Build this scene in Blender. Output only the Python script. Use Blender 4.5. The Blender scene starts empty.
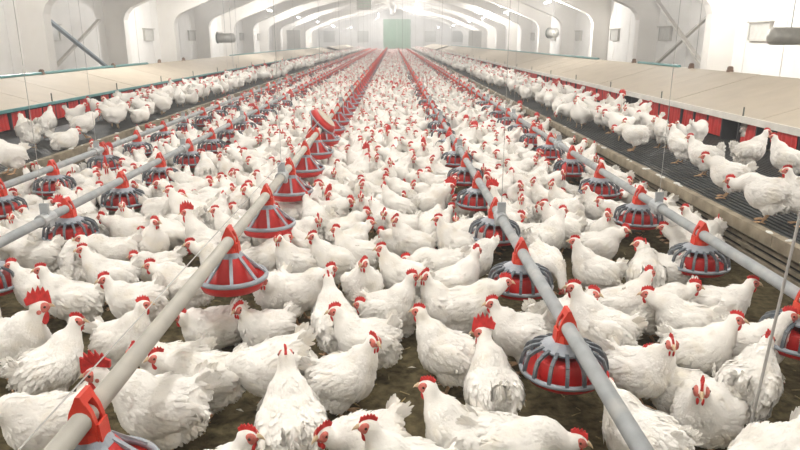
import bpy, bmesh, math, random
import numpy as np
from mathutils import Vector, Matrix
rnd = random.Random(7)
SC = bpy.context.scene
COL = SC.collection
PI = math.pi
R = math.radians

# ------------------------------------------------------------------ camera
F = 660.0; PITCH = math.atan(185 / F); YAW = 0.0102; CAMH = 1.5
cd = bpy.data.cameras.new('camera'); cam = bpy.data.objects.new('camera', cd); COL.objects.link(cam)
cd.sensor_width = 36; cd.lens = F * 36 / 800; cd.clip_start = 0.05; cd.clip_end = 300
cam.location = (0, 0, CAMH); cam.rotation_euler = (PI / 2 - PITCH, 0, -YAW)
SC.camera = cam
CR = cam.rotation_euler.to_matrix()
def at(px, py, z):
    d = CR @ Vector(((px - 400) / F, (225 - py) / F, -1))
    t = (z - CAMH) / d.z
    return d.x * t, d.y * t
# ------------------------------------------------------------------ world, exposure
w = bpy.data.worlds.new('world'); SC.world = w; w.use_nodes = True
w.node_tree.nodes['Background'].inputs[0].default_value = (0.8, 0.88, 1, 1)
w.node_tree.nodes['Background'].inputs[1].default_value = 1.0
SC.view_settings.view_transform = 'Standard'; SC.view_settings.look = 'None'
SC.view_settings.gamma = 1; SC.view_settings.use_curve_mapping = False
SC.view_settings.exposure = 0.85
SC.cycles.use_denoising = True
LAMP_W = 265.0        # side rows
RIDGE_FILL_W = 120.0       # unseen ridge row, added to light the centre
HAZE = 0.012
# dust haze in the barn air
vs_ = w.node_tree.nodes.new('ShaderNodeVolumeScatter'); vs_.inputs['Color'].default_value = (.98, .97, .95, 1)
vs_.inputs['Density'].default_value = HAZE; vs_.inputs['Anisotropy'].default_value = .2
w.node_tree.links.new(vs_.outputs[0], w.node_tree.nodes['World Output'].inputs['Volume'])

# ------------------------------------------------------------------ helpers
def tag(o, label=None, cat=None, group=None, kind=None):
    if label: o['label'] = label
    if cat: o['category'] = cat
    if group: o['group'] = group
    if kind: o['kind'] = kind
    return o
def empty(name, loc=(0, 0, 0), rz=0, s=1):
    o = bpy.data.objects.new(name, None); COL.objects.link(o); o.empty_display_size = .1
    o.location = loc; o.rotation_euler = (0, 0, rz); o.scale = (s, s, s)
    return o
def link(name, me, parent=None, mat=None):
    o = bpy.data.objects.new(name, me); COL.objects.link(o)
    if mat is not None and not len(me.materials): me.materials.append(mat)
    if parent is not None: o.parent = parent
    return o

class MB:
    def __init__(s): s.v = []; s.f = []
    def add(s, v, f):
        n = len(s.v); s.v += [tuple(p) for p in v]; s.f += [tuple(i + n for i in q) for q in f]; return s
    def box(s, x0, x1, y0, y1, z0, z1):
        return s.add([(x0,y0,z0),(x1,y0,z0),(x1,y1,z0),(x0,y1,z0),(x0,y0,z1),(x1,y0,z1),(x1,y1,z1),(x0,y1,z1)],
                     [(0,3,2,1),(4,5,6,7),(0,1,5,4),(1,2,6,5),(2,3,7,6),(3,0,4,7)])
    def bar(s, a, b, wx, wz, up=(0, 0, 1)):
        a = Vector(a); b = Vector(b); d = (b - a).normalized(); up = Vector(up)
        if abs(d.dot(up)) > .99: up = Vector((0, 1, 0))
        x = d.cross(up).normalized(); y = x.cross(d)
        v = [p + x * (i * wx / 2) + y * (j * wz / 2) for p in (a, b) for i, j in ((-1,-1),(1,-1),(1,1),(-1,1))]
        return s.add(v, [(0,3,2,1)[::-1],(4,5,6,7)[::-1],(0,1,5,4)[::-1],(1,2,6,5)[::-1],(2,3,7,6)[::-1],(3,0,4,7)[::-1]])
    def loft(s, rings, n=16):
        # rings: (centre, u-vector, v-vector) ; closed by end fans
        b = len(s.v)
        for c, u, w_ in rings:
            c = Vector(c); u = Vector(u); w_ = Vector(w_)
            for k in range(n):
                t = 2 * PI * k / n
                s.v.append(tuple(c + u * math.cos(t) + w_ * math.sin(t)))
        m = len(rings)
        for i in range(m - 1):
            for k in range(n):
                k2 = (k + 1) % n
                s.f.append((b+i*n+k, b+i*n+k2, b+(i+1)*n+k2, b+(i+1)*n+k))
        s.f.append(tuple(b + k for k in reversed(range(n)))); s.f.append(tuple(b + (m-1)*n + k for k in range(n)))
        return s
    def tube(s, pts, rad, n=10):
        P = [Vector(p) for p in pts]
        if not hasattr(rad, '__len__'): rad = [rad] * len(P)
        rings = []; ref = None
        for i, p in enumerate(P):
            d = (P[min(i+1, len(P)-1)] - P[max(i-1, 0)]).normalized()
            if ref is None:
                ref = Vector((0, 0, 1)) if abs(d.z) < .9 else Vector((1, 0, 0))
            u = d.cross(ref).normalized(); w_ = u.cross(d).normalized(); ref = w_
            rings.append((p, u * rad[i], w_ * rad[i] * -1))
        return s.loft(rings, n)
    def ell(s, c, r, M=None, nu=14, nv=9):
        v = []; f = []
        M = M or Matrix.Identity(3); c = Vector(c)
        for j in range(1, nv):
            ph = PI * j / nv
            for i in range(nu):
                t = 2 * PI * i / nu
                v.append(c + M @ Vector((r[0]*math.sin(ph)*math.cos(t), r[1]*math.sin(ph)*math.sin(t), r[2]*math.cos(ph))))
        n = len(v); v.append(c + M @ Vector((0, 0, r[2]))); v.append(c + M @ Vector((0, 0, -r[2])))
        for j in range(nv - 2):
            for i in range(nu):
                i2 = (i + 1) % nu
                f.append((j*nu+i, (j+1)*nu+i, (j+1)*nu+i2, j*nu+i2))
        for i in range(nu):
            i2 = (i + 1) % nu
            f.append((n, i, i2)); f.append((n + 1, (nv-2)*nu+i2, (nv-2)*nu+i))
        return s.add(v, f)
    def lathe(s, prof, n=24, c=(0, 0, 0), closed=False):
        b = len(s.v); m = len(prof)
        for r, z in prof:
            for k in range(n):
                t = 2 * PI * k / n
                s.v.append((c[0] + r*math.cos(t), c[1] + r*math.sin(t), c[2] + z))
        for i in range(m if closed else m - 1):
            i2 = (i + 1) % m
            for k in range(n):
                k2 = (k + 1) % n
                s.f.append((b+i*n+k, b+i*n+k2, b+i2*n+k2, b+i2*n+k))
        return s
    def prism(s, poly, axis, a, b_):
        # poly of (p,q); axis 'x','y','z' extruded from a to b_
        def P(p, q, t): return {'x': (t, p, q), 'y': (p, t, q), 'z': (p, q, t)}[axis]
        n = len(poly)
        v = [P(p, q, a) for p, q in poly] + [P(p, q, b_) for p, q in poly]
        f = [tuple(range(n)), tuple(range(2*n-1, n-1, -1))] + [(i, i+n, (i+1) % n + n, (i+1) % n) for i in range(n)]
        return s.add(v, f)
    def mesh(s, name, mat=None, smooth=False, fix=True):
        me = bpy.data.meshes.new(name); me.from_pydata(s.v, [], s.f)
        if fix:
            bm = bmesh.new(); bm.from_mesh(me); bmesh.ops.recalc_face_normals(bm, faces=bm.faces); bm.to_mesh(me); bm.free()
        if mat is not None: me.materials.append(mat)
        if smooth: me.polygons.foreach_set('use_smooth', [True] * len(me.polygons))
        return me
    def build(s, name, mat, parent=None, smooth=False):
        return link(name, s.mesh(name, mat, smooth), parent)

def mat(name, col, rough=.7, metal=0, var=.1, scale=8, bump=0, bscale=40, stain=None, stain_amt=.3, stain_scale=3, spec=.3, coord='Object', detail=4):
    m = bpy.data.materials.new(name); m.use_nodes = True
    nt = m.node_tree; N = nt.nodes; L = nt.links
    b = N['Principled BSDF']; b.inputs['Roughness'].default_value = rough; b.inputs['Metallic'].default_value = metal
    b.inputs['Specular IOR Level'].default_value = spec
    tc = N.new('ShaderNodeTexCoord')
    no = N.new('ShaderNodeTexNoise'); no.inputs['Scale'].default_value = scale; no.inputs['Detail'].default_value = detail
    L.new(tc.outputs[coord], no.inputs['Vector'])
    ra = N.new('ShaderNodeValToRGB')
    lo = tuple(c * (1 - var) for c in col); hi = tuple(min(1, c * (1 + var)) for c in col)
    ra.color_ramp.elements[0].color = (*lo, 1); ra.color_ramp.elements[1].color = (*hi, 1)
    ra.color_ramp.elements[0].position = .3; ra.color_ramp.elements[1].position = .7
    L.new(no.outputs[0], ra.inputs[0]); out = ra.outputs[0]
    if stain:
        n2 = N.new('ShaderNodeTexNoise'); n2.inputs['Scale'].default_value = stain_scale; n2.inputs['Detail'].default_value = 6
        L.new(tc.outputs[coord], n2.inputs['Vector'])
        mr = N.new('ShaderNodeMapRange'); mr.inputs[1].default_value = .52; mr.inputs[2].default_value = .75; mr.inputs[4].default_value = stain_amt
        L.new(n2.outputs[0], mr.inputs[0])
        mx = N.new('ShaderNodeMix'); mx.data_type = 'RGBA'; mx.inputs[7].default_value = (*stain, 1)
        L.new(mr.outputs[0], mx.inputs[0]); L.new(out, mx.inputs[6]); out = mx.outputs[2]
    L.new(out, b.inputs['Base Color'])
    if bump:
        n3 = N.new('ShaderNodeTexNoise'); n3.inputs['Scale'].default_value = bscale; n3.inputs['Detail'].default_value = 5
        L.new(tc.outputs[coord], n3.inputs['Vector'])
        bp = N.new('ShaderNodeBump'); bp.inputs['Strength'].default_value = bump; bp.inputs['Distance'].default_value = .01
        L.new(n3.outputs[0], bp.inputs['Height']); L.new(bp.outputs[0], b.inputs['Normal'])
    return m
def emis(name, col, s):
    m = bpy.data.materials.new(name); m.use_nodes = True
    b = m.node_tree.nodes['Principled BSDF']; b.inputs['Base Color'].default_value = (.9, .9, .9, 1)
    b.inputs['Emission Color'].default_value = (*col, 1); b.inputs['Emission Strength'].default_value = s
    return m

M = {}
M['wall'] = mat('painted_wall', (.86, .84, .81), .8, var=.03, scale=1.2, stain=(.62, .57, .5), stain_amt=.25, stain_scale=1.1, bump=.15, bscale=9)
M['wall_panel'] = mat('whitewashed_panel', (.90, .88, .85), .8, var=.03, scale=2, stain=(.65, .6, .52), stain_amt=.22, stain_scale=1.6, bump=.15, bscale=12)
M['ceiling'] = mat('ceiling_white', (.84, .82, .78), .85, var=.04, scale=1.0)
M['concrete'] = mat('painted_concrete', (.82, .79, .745), .8, var=.04, scale=1.5, stain=(.55, .5, .42), stain_amt=.2)
M['litter'] = mat('litter', (.095, .077, .041), .95, var=.55, scale=26, bump=.9, bscale=60, stain=(.21, .165, .09), stain_amt=.6, stain_scale=11, detail=8, spec=.1)
M['roof_panel'] = mat('beige_board', (.52, .455, .365), .7, var=.06, scale=3, stain=(.5, .42, .3), stain_amt=.3, stain_scale=4)
M['edge'] = mat('pale_edge', (.72, .69, .63), .6, var=.08, scale=6)
M['teal'] = mat('teal_metal', (.10, .27, .27), .45, var=.2, scale=7)
M['red'] = mat('red_plastic', (.52, .022, .02), .42, var=.18, scale=7, stain=(.35, .1, .06), stain_amt=.35, stain_scale=14, spec=.4)
M['red_cap'] = mat('red_orange_plastic', (.62, .04, .018), .45, var=.15, scale=9, stain=(.5, .22, .12), stain_amt=.35, stain_scale=25, spec=.4)
M['curtain'] = mat('red_curtain', (.64, .04, .034), .6, var=.25, scale=5, stain=(.3, .05, .04), stain_amt=.4)
M['grey_plastic'] = mat('grey_plastic', (.115, .135, .155), .45, var=.25, scale=15, stain=(.36, .35, .33), stain_amt=.4, stain_scale=22)
M['rim_grey'] = mat('rim_grey', (.30, .33, .37), .4, var=.15, scale=12, stain=(.5, .46, .4), stain_amt=.35, stain_scale=18)
M['galv'] = mat('galvanised_steel', (.40, .42, .43), .6, metal=.3, var=.12, scale=14, stain=(.6, .58, .53), stain_amt=.5, stain_scale=9)
M['galv_dusty'] = mat('dusty_steel_pipe', (.52, .50, .45), .55, metal=.2, var=.1, scale=10, stain=(.62, .57, .47), stain_amt=.6, stain_scale=6)
M['wire'] = mat('steel_wire', (.45, .44, .42), .5, metal=.4, var=.1)
M['slat'] = mat('dark_slat', (.042, .046, .046), .6, var=.35, scale=9, stain=(.2, .17, .12), stain_amt=.35, stain_scale=5)
M['beam'] = mat('weathered_beam', (.30, .255, .185), .85, var=.3, scale=9, bump=.4, bscale=30, stain=(.16, .13, .08), stain_amt=.6, stain_scale=5)
M['dark'] = mat('recess_shade', (.03, .03, .03), .8, var=.2)  # near-black colour stands in for shade under the slats and inside the nests
M['divider'] = mat('dark_plastic', (.05, .05, .055), .55, var=.2)
M['brace_blue'] = mat('blue_steel', (.22, .29, .36), .5, var=.1)
M['brace_pale'] = mat('pale_steel', (.55, .52, .47), .6, var=.12)
M['gate'] = mat('green_gate', (.33, .50, .36), .6, var=.08, scale=2)
M['window_grey'] = mat('window_frame', (.50, .48, .44), .6, var=.1)
M['pane'] = mat('dusty_pane', (.55, .54, .5), .3, var=.1, spec=.5)
M['fan_grey'] = mat('fan_metal', (.48, .47, .43), .45, metal=.3, var=.1)
M['fan_dark'] = mat('fan_dark', (.12, .13, .11), .5, var=.2)
M['tube'] = emis('lamp_tube', (1, .98, .95), 30)
M['lamp_body'] = mat('lamp_body', (.8, .8, .78), .4, var=.03)
M['brown'] = mat('rusty_brown', (.22, .14, .10), .7, var=.3, scale=20)
M['face'] = mat('face_skin', (.58, .16, .125), .6, var=.25, scale=60, bump=.3, bscale=200)
M['comb'] = mat('comb_red', (.58, .036, .032), .5, var=.2, scale=50, bump=.25, bscale=220)
M['beak'] = mat('horn', (.62, .47, .30), .45, var=.15, scale=40)
M['eye'] = mat('eye', (.05, .02, .01), .15, var=.1, spec=.6)
M['leg'] = mat('leg_scale', (.60, .38, .22), .6, var=.2, scale=60, bump=.3, bscale=150)
M['dropping'] = mat('dropping', (.7, .7, .66), .8, var=.1)
M['feather_bit'] = mat('loose_feather', (.62, .58, .5), .8, var=.15)
M['straw'] = mat('straw', (.36, .28, .14), .8, var=.3)
def feather_mat(name, col, stain, amt):
    m = mat(name, col, .85, var=.035, scale=18, stain=stain, stain_amt=amt, stain_scale=9, bump=.25, bscale=110, spec=.15)
    nt = m.node_tree; N = nt.nodes; L = nt.links
    # every bird is soiled a little differently
    oi = N.new('ShaderNodeObjectInfo'); tc = [n for n in N if n.bl_idname == 'ShaderNodeTexCoord'][0]
    ad = N.new('ShaderNodeVectorMath'); ad.operation = 'ADD'
    mu = N.new('ShaderNodeVectorMath'); mu.operation = 'SCALE'; mu.inputs[0].default_value = (9, 5, 7)
    L.new(oi.outputs['Random'], mu.inputs['Scale']); L.new(tc.outputs['Object'], ad.inputs[0]); L.new(mu.outputs[0], ad.inputs[1])
    for n in N:
        if n.bl_idname == 'ShaderNodeTexNoise': L.new(ad.outputs[0], n.inputs['Vector'])
    b = N['Principled BSDF']
    b.inputs['Sheen Weight'].default_value = .15
    return m
M['feather'] = feather_mat('white_plumage', (.86, .835, .785), (.66, .58, .43), .45)
M['feather_dirty'] = feather_mat('soiled_plumage', (.70, .66, .60), (.42, .37, .30), .8)
M['feather_far'] = mat('white_plumage_flock', (.86, .835, .785), .85, var=.06, scale=6, stain=(.68, .6, .46), stain_amt=.35, stain_scale=2.2)

# ------------------------------------------------------------------ the barn
Y0, Y1 = -6.0, 96.0
XL, XR = -11.2, 10.4; XC = (XL + XR) / 2; EAVE = 3.4; APEX = 6.1
# ground: litter with a gentle uneven surface near the camera
def floor_mesh():
    mb = MB()
    xs = np.linspace(-3.6, 2.5, 62); ys = np.linspace(0.2, 9.2, 90)
    rs = np.random.RandomState(3); V = []
    for y in ys:
        for x in xs:
            e = min(1, (x + 3.6) / .3, (2.5 - x) / .3, (y - .2) / .3, (9.2 - y) / .3)
            V.append((x, y, max(0, e) * (rs.rand() * .012 + .006 * math.sin(x * 7 + y * 3))))
    nx = len(xs)
    mb.add(V, [(j*nx+i, j*nx+i+1, (j+1)*nx+i+1, (j+1)*nx+i) for j in range(len(ys)-1) for i in range(nx-1)])
    x0, x1, y0, y1 = -3.6, 2.5, .2, 9.2
    for a, b, c, d in ((XL-.3, x0, Y0, Y1), (x1, XR+.3, Y0, Y1), (x0, x1, Y0, y0), (x0, x1, y1, Y1)):
        mb.add([(a, c, 0), (b, c, 0), (b, d, 0), (a, d, 0)], [(0, 1, 2, 3)])
    return mb
fl = floor_mesh().build('floor', M['litter']); tag(fl, 'dark brown litter floor between the slatted platforms', kind='structure')
for nm, x0, x1, s in (('wall_left', XL - .3, XL, 1), ('wall_right', XR, XR + .3, -1)):
    wl = MB().box(x0, x1, Y0, Y1, 0, EAVE).build(nm, M['wall']); wl['kind'] = 'structure'
    pm = MB(); pm.box(-.02, .05, .02, 1.98, 0, 3.36); me = pm.mesh('wall_panel', M['wall_panel'])
    for k in range(51):
        p = link('wall_panel', me, wl); p.location = (XL if s > 0 else XR, Y0 + 2 * k, 0)
        if s < 0: p.scale = (-1, 1, 1)
g = [(XL, 0), (XR, 0), (XR, EAVE), (XC, APEX), (XL, EAVE)]
wb = MB().prism(g, 'y', Y1, Y1 + .3).build('wall_back', M['wall']); wb['kind'] = 'structure'
wf = MB().prism(g, 'y', Y0 - .3, Y0).build('wall_front', M['wall']); wf['kind'] = 'structure'
ce = MB()
for xa in (XL, XR):
    ce.prism([(xa, EAVE), (XC, APEX), (XC, APEX + .25), (xa, EAVE + .25)], 'y', Y0, Y1)
ce = ce.build('ceiling', M['ceiling']); ce['kind'] = 'structure'
# portal frames
def frame_profile(sgn, xw):
    s = [(0, 0), (0, EAVE), (10.8, APEX), (10.8, APEX - .5), (4.1, 3.92), (1.5, 2.88), (1.1, 2.7), (.9, 2.5), (.8, 2.25), (.8, 0)]
    return [(xw + sgn * a, z) for a, z in s]
fm = MB(); fm.prism(frame_profile(1, XL), 'y', -.22, .22); fm.prism(frame_profile(-1, XR), 'y', -.22, .22)
fme = fm.mesh('portal_frame', M['concrete'])
FY = [20.9 + 6.1 * k for k in range(-4, 13)]
for i, y in enumerate(FY):
    if y < Y1 - .3:
        o = link('trim_%d' % (i + 1), fme); o.location = (0, y, 0); o['kind'] = 'structure'
# side windows
WN = 0
wfm = MB().box(-.06, .06, -.55, .55, -.25, -.21).box(-.06, .06, -.55, .55, .21, .25).box(-.06, .06, -.55, -.51, -.21, .21).box(-.06, .06, .51, .55, -.21, .21)
wfme = wfm.mesh('window_frame', M['window_grey'])
wpme = MB().box(-.03, .03, -.51, .51, -.21, .21).mesh('pane', M['pane'])
wsme = MB().box(-.12, .12, -.6, .6, .25, .29).mesh('hood', M['window_grey'])
for xs_, ys_ in ((XL + .09, [22.4, 31.3, 38.0, 44, 50.5, 57]), (XR - .09, [19.2, 25.9, 31.8, 38, 44, 50.5])):
    for y in ys_:
        WN += 1
        o = empty('window_%d' % WN, (xs_, y, 1.72)); o['kind'] = 'structure'
        link('window_frame', wfme, o); link('pane', wpme, o); link('hood', wsme, o)
# gable gate and windows
gt = empty('door_1', (.55, Y1, 0)); gt['kind'] = 'structure'
for s in (-1, 1):
    MB().box(min(.02*s, 1.9*s), max(.02*s, 1.9*s), -.1, .02, 0, 4.3).build('leaf', M['gate'], gt)
MB().box(-2.05, -1.9, -.16, .02, 0, 4.45).box(1.9, 2.05, -.16, .02, 0, 4.45).box(-1.9, 1.9, -.16, .02, 4.3, 4.45).build('door_frame', M['wall_panel'], gt)
for x in (-8.9, -4.2, 5.2, 9.1):
    WN += 1
    o = empty('window_%d' % WN, (x, Y1 - .02, 1.95)); o['kind'] = 'structure'
    MB().box(-.8, .8, -.08, .02, -.75, -.65).box(-.8, .8, -.08, .02, .65, .75).box(-.8, -.7, -.08, .02, -.65, .65).box(.7, .8, -.08, .02, -.65, .65).build('window_frame', M['window_grey'], o)
    MB().box(-.7, .7, -.04, .02, -.65, .65).build('pane', M['fan_grey'], o)
tb = MB().box(XL, XR, Y1 - .25, Y1, 4.45, 4.62).build('trim_30', M['concrete']); tb['kind'] = 'structure'
# cross braces between two columns on either side
def brace(x, a, b, m, label, wd=.1):
    o = MB().bar((x, a[0], a[1]), (x, b[0], b[1]), .07, wd, up=(1, 0, 0)).build('cross_brace', m)
    tag(o, label, 'brace', 'wall cross braces')
brace(-10.55, (21.0, 2.2), (25.2, .5), M['brace_blue'], 'dark blue steel brace slanting down against the left wall', .14)
brace(-10.68, (25.2, 2.2), (21.0, .45), M['brace_pale'], 'pale steel brace crossing behind the blue one on the left wall', .12)
brace(9.75, (26.0, 3.1), (21.2, .7), M['brace_pale'], 'longer pale steel brace on the right wall, sloping down to the right', .14)
brace(9.85, (21.3, 2.3), (25.4, .6), M['brace_pale'], 'shorter pale steel brace on the right wall, sloping up to the right', .12)

# ------------------------------------------------------------------ lamps
tube_me = MB().tube([(0, -.58, 0), (0, .58, 0)], .035, 8).mesh('tube', M['tube'])
body_me = MB().prism([(-.07, .03), (.07, .03), (.04, .1), (-.04, .1)], 'y', -.62, .62).mesh('housing', M['lamp_body'])
ORD = ['', 'nearest', 'second nearest', 'third nearest', 'fourth nearest', 'fifth nearest', 'sixth nearest', 'seventh nearest', 'eighth nearest', 'ninth nearest', 'tenth nearest', 'eleventh nearest', 'twelfth nearest']
def numword(n):
    ones = ['', 'first', 'second', 'third', 'fourth', 'fifth', 'sixth', 'seventh', 'eighth', 'ninth', 'tenth', 'eleventh', 'twelfth', 'thirteenth', 'fourteenth', 'fifteenth', 'sixteenth', 'seventeenth', 'eighteenth', 'nineteenth']
    tens = ['', '', 'twent', 'thirt', 'fort', 'fift', 'sixt', 'sevent', 'eight', 'ninet']
    if n < 20: return ones[n]
    return tens[n // 10] + 'ieth' if n % 10 == 0 else tens[n // 10] + 'y-' + ones[n % 10]
def near(n): return 'nearest' if n == 1 else numword(n) + ' nearest'
def bulb(power):
    ld = bpy.data.lights.new('lamp_light', 'POINT'); ld.shadow_soft_size = .2; ld.energy = power; ld.color = (1, .975, .94)
    o = bpy.data.objects.new('lamp_light', ld); COL.objects.link(o); o.location = (0, 0, -.26)
    return o
def lamp(x, y, z, ztop, power, label, group):
    o = empty('ceiling_lamp', (x, y, z))
    link('tube', tube_me, o); link('housing', body_me, o)
    for dy in (-.4, .4):
        MB().tube([(0, dy, .1), (0, dy, ztop - z)], .008, 6).build('rod', M['wire'], o)
    tag(o, label, 'lamp', group)
    bulb(power).parent = o
def ceil_z(x): return EAVE + (APEX - EAVE) * (1 - abs(x - XC) / (XR - XC))
for sx, nm, ys in ((-7.5, 'left', [1.5, 15.0, 29.1, 42.3, 55.0, 68.8, 85.4]), (7.4, 'right', [4.5, 18.5, 33.2, 45.2, 56.8, 66.9, 77.6])):
    for i, y in enumerate(ys):
        vis = i - (1 if nm == 'left' else 1)
        lab = ('fluorescent lamp above the %s nest roof, %s in view' % (nm, near(vis))) if vis >= 1 else 'fluorescent lamp overhead above the near %s platform, %s of its row' % (nm, numword(i + 1))
        lamp(sx, y, 3.23, ceil_z(sx), LAMP_W, lab, 'fluorescent lamps in two side rows')
for i, y in enumerate([-3, 2, 7, 12, 18, 26, 34, 43, 52]):  # out-of-view row added because the side rows leave the centre dim
    lamp(-.4, y, 5.0, ceil_z(-.4), RIDGE_FILL_W, 'unseen ridge lamp added to light the flock, %s' % near(i + 1), 'added ridge lamps')
for i, (x, y, z) in enumerate([(2.15, 60, 4.9), (2.2, 66, 4.8), (2.3, 72, 4.75), (2.45, 79, 4.75), (2.6, 87, 4.8)]):
    lamp(x, y, z, ceil_z(x), LAMP_W * .8, 'small bright lamp right of the green gate top, %s' % near(i + 1), 'lamps near the gate')
for i, (x, y, z) in enumerate([(-1.6, 76, 4.2), (-1.75, 84, 4.3), (-1.9, 91, 4.4)]):  # extra lamps added at the pale glow to brighten the back wall
    lamp(x, y, z, ceil_z(x), LAMP_W * .8, 'small bright lamp added left of the green gate top, %s' % near(i + 1), 'lamps near the gate')
for i, (x, y) in enumerate([(-7.2, 84), (7.0, 80), (-5.5, 91), (6.0, 91)]):  # more lamps added to brighten the far end and its haze
    lamp(x, y, 3.1, ceil_z(x), LAMP_W * .8, 'added lamp brightening the far gable wall, %s' % ('far left', 'right, nearer one', 'inner left', 'inner right')[i], 'added lamps near the gable')

# ------------------------------------------------------------------ slatted platforms and nests
SLZ = .32
def platform(side, xe, xn):
    # xe: edge towards the middle; xn: nest front
    s = 1 if xn > xe else -1
    nm = 'left' if s < 0 else 'right'
    root = empty('slatted_platform', (xe, 0, 0)); tag(root, 'dark slatted platform along the %s side in front of the nests' % nm, 'platform', 'slatted platforms')
    wdt = abs(xn - xe) + .1
    ya, yb = 1.5, 92.0
    mb = MB(); n = int(wdt / .048)
    for k in range(n):
        x = s * (.07 + k * .048)
        mb.box(x - .013, x + .013, ya, yb, SLZ - .03, SLZ)
    o = mb.build('slats', M['slat'], root); o['kind'] = 'stuff'
    mb = MB(); y = ya
    while y < yb:
        mb.box(min(0, s*wdt), max(0, s*wdt), y, y + .05, SLZ - .08, SLZ - .03); y += .6
    o = mb.build('joists', M['slat'], root); o['kind'] = 'stuff'
    MB().box(min(.05*s, s*wdt), max(.05*s, s*wdt), ya, yb, .004, .012).build('pit_shade', M['dark'], root)  # near-black sheet paints the shade of the void below the slats
    bme = MB().box(-.03, .03, .004, 2.396, SLZ - .07, SLZ + .012).mesh('edge_beam', M['beam'])
    rme = MB().box(-.012, .012, 0, 2.4, -.012, .012).mesh('side_rail', M['beam'])
    pme = MB().box(-.03, .03, -.03, .03, 0, SLZ - .07).mesh('post', M['beam'])
    y = ya
    while y < yb:
        o = link('edge_beam', bme, root); o.location = (0, y, 0)
        o = link('post', pme, root); o.location = (s*.05, y + .4, 0)
        if y < 40:
            for z in (.06, .11, .16, .21, .26):
                o = link('side_rail', rme, root); o.location = (s*.01, y, z)
        y += 2.4
    r2 = random.Random(5); mb = MB()
    for k in range(60):
        mb.ell((r2.uniform(-.02, .02), r2.uniform(2.5, 25), SLZ + .014), (r2.uniform(.012, .03), r2.uniform(.015, .05), .008), nu=7, nv=5)
    o = mb.build('droppings', M['dropping'], root); o['kind'] = 'stuff'
    return root
SLZ_ = 0
platform(0, 2.38, 4.05); platform(0, -3.58, -5.1)

def nest(s, xf, zf, xt, zt, ya, yb, label, lid_teal):
    root = empty('nest_row', (xf, 0, 0)); tag(root, label, 'nest', 'nest rows')
    d = abs(xt - xf); pw = 1.2
    # roof panels: each a board of its own
    dx, dz = d * s, zt - zf; L_ = math.hypot(dx, dz); nx, nz = -dz / L_ * s * s, dx / L_ * s
    nx, nz = (-dz * s / L_, abs(dx) / L_)
    t = .02
    poly = [(-.04*s, zf - .04*dz/d), (dx, zt), (dx + nx*t, zt + nz*t), (-.04*s + nx*t, zf - .04*dz/d + nz*t)]
    pme = MB().prism(poly, 'y', .004, pw - .004).mesh('roof_panel', M['roof_panel'])
    eme = MB().box(-.055, -.025, 0, pw, -.045, .03).mesh('roof_edge', M['edge']) if s > 0 else MB().box(-.055, -.03, 0, pw, -.03, .012).mesh('roof_edge', M['teal'])
    cme = MB()
    # curtain: two hanging red flaps with a slit
    for a, b in ((.0, .172), (.176, .35)):
        vs = []; n = 5
        for i in range(n + 1):
            y = a + (b - a) * i / n; wv = .006 * math.sin(i * 2.4)
            for z in (zf - .05, SLZ + .03): 
                vs.append((wv, y, z)); vs.append((wv + .006, y, z))
        fs = []
        for i in range(n):
            p = i * 4; q = p + 4
            fs += [(p, q, q+2, p+2), (p+1, p+3, q+3, q+1), (p, p+1, q+1, q), (p+2, q+2, q+3, p+3)]
        fs += [(0, 2, 3, 1), (n*4, n*4+1, n*4+3, n*4+2)]
        cme.add(vs, fs)
    cme = cme.mesh('curtain', M['curtain'])
    dme = MB().prism([(-.01*s, SLZ), (.35*s, SLZ), (.35*s, zf + .05), (-.012*s, zf - .03)], 'y', 0, .022).mesh('divider', M['divider'])
    sme = MB().tube([(-.03*s, 0, zf + .0), (-.03*s, 0, zf + .13)], .009, 6).mesh('bracket', M['fan_dark'])
    n = int((yb - ya) / pw); r2 = random.Random(11 + int(s))
    for k in range(n):
        y = ya + k * pw
        o = link('roof_panel', pme, root); o.location = (0, y, r2.uniform(-.003, .003))
        o = link('roof_edge', eme, root); o.location = (0, y, zf); o.scale = (s, 1, 1)
        if k % 2 == 0:
            o = link('bracket', sme, root); o.location = (0, y + .3, 0)
        if y < 46:
            for j in range(3):
                o = link('divider', dme, root); o.location = (0, y + .4 * j, 0)
                if r2.random() < .85:
                    o = link('curtain', cme, root); o.location = (-.004*s, y + .4 * j + .035, 0); o.rotation_euler = (0, R(r2.uniform(-2, 4)) * s, 0)
    if yb > 46:
        mb = MB(); y = max(46, ya)
        while y < yb:
            mb.box(.02, .03, y, y + .3, SLZ + .03, zf - .05); y += .4
        o = mb.build('curtains', M['curtain'], root); o['kind'] = 'stuff'
    MB().box(min(.36*s, .4*s), max(.36*s, .4*s), ya, yb, SLZ, zf + .1).build('inner_wall', M['dark'], root)
    MB().box(min(dx - .04*s, dx), max(dx - .04*s, dx), ya, yb, .02, zt - .005).build('back_wall', M['edge'], root)
    if lid_teal:
        for a, b in lid_teal:
            MB().tube([(dx, a, zt + .03), (dx, b, zt + .03)], .03, 8).build('top_pipe', M['teal'], root)
    else:
        pass
    return root
nest(1, 4.05, .63, 5.3, 1.0, 2.5, 62, 'long beige-roofed nest row with red curtains on the right', [(12.5, 14.6), (17.5, 62)])
nest(-1, -5.1, .61, -6.2, .9, 2.5, 60, 'long beige-roofed nest row with red curtains on the left', [(2.5, 17.2), (26, 60)])
nest(-1, -5.1, .61, -6.2, .9, 64, 92, 'far beige-roofed nest row beyond the gap on the left', [])
nest(1, 4.05, .63, 5.3, 1.0, 65, 92, 'far beige-roofed nest row beyond the gap on the right', [])
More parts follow.
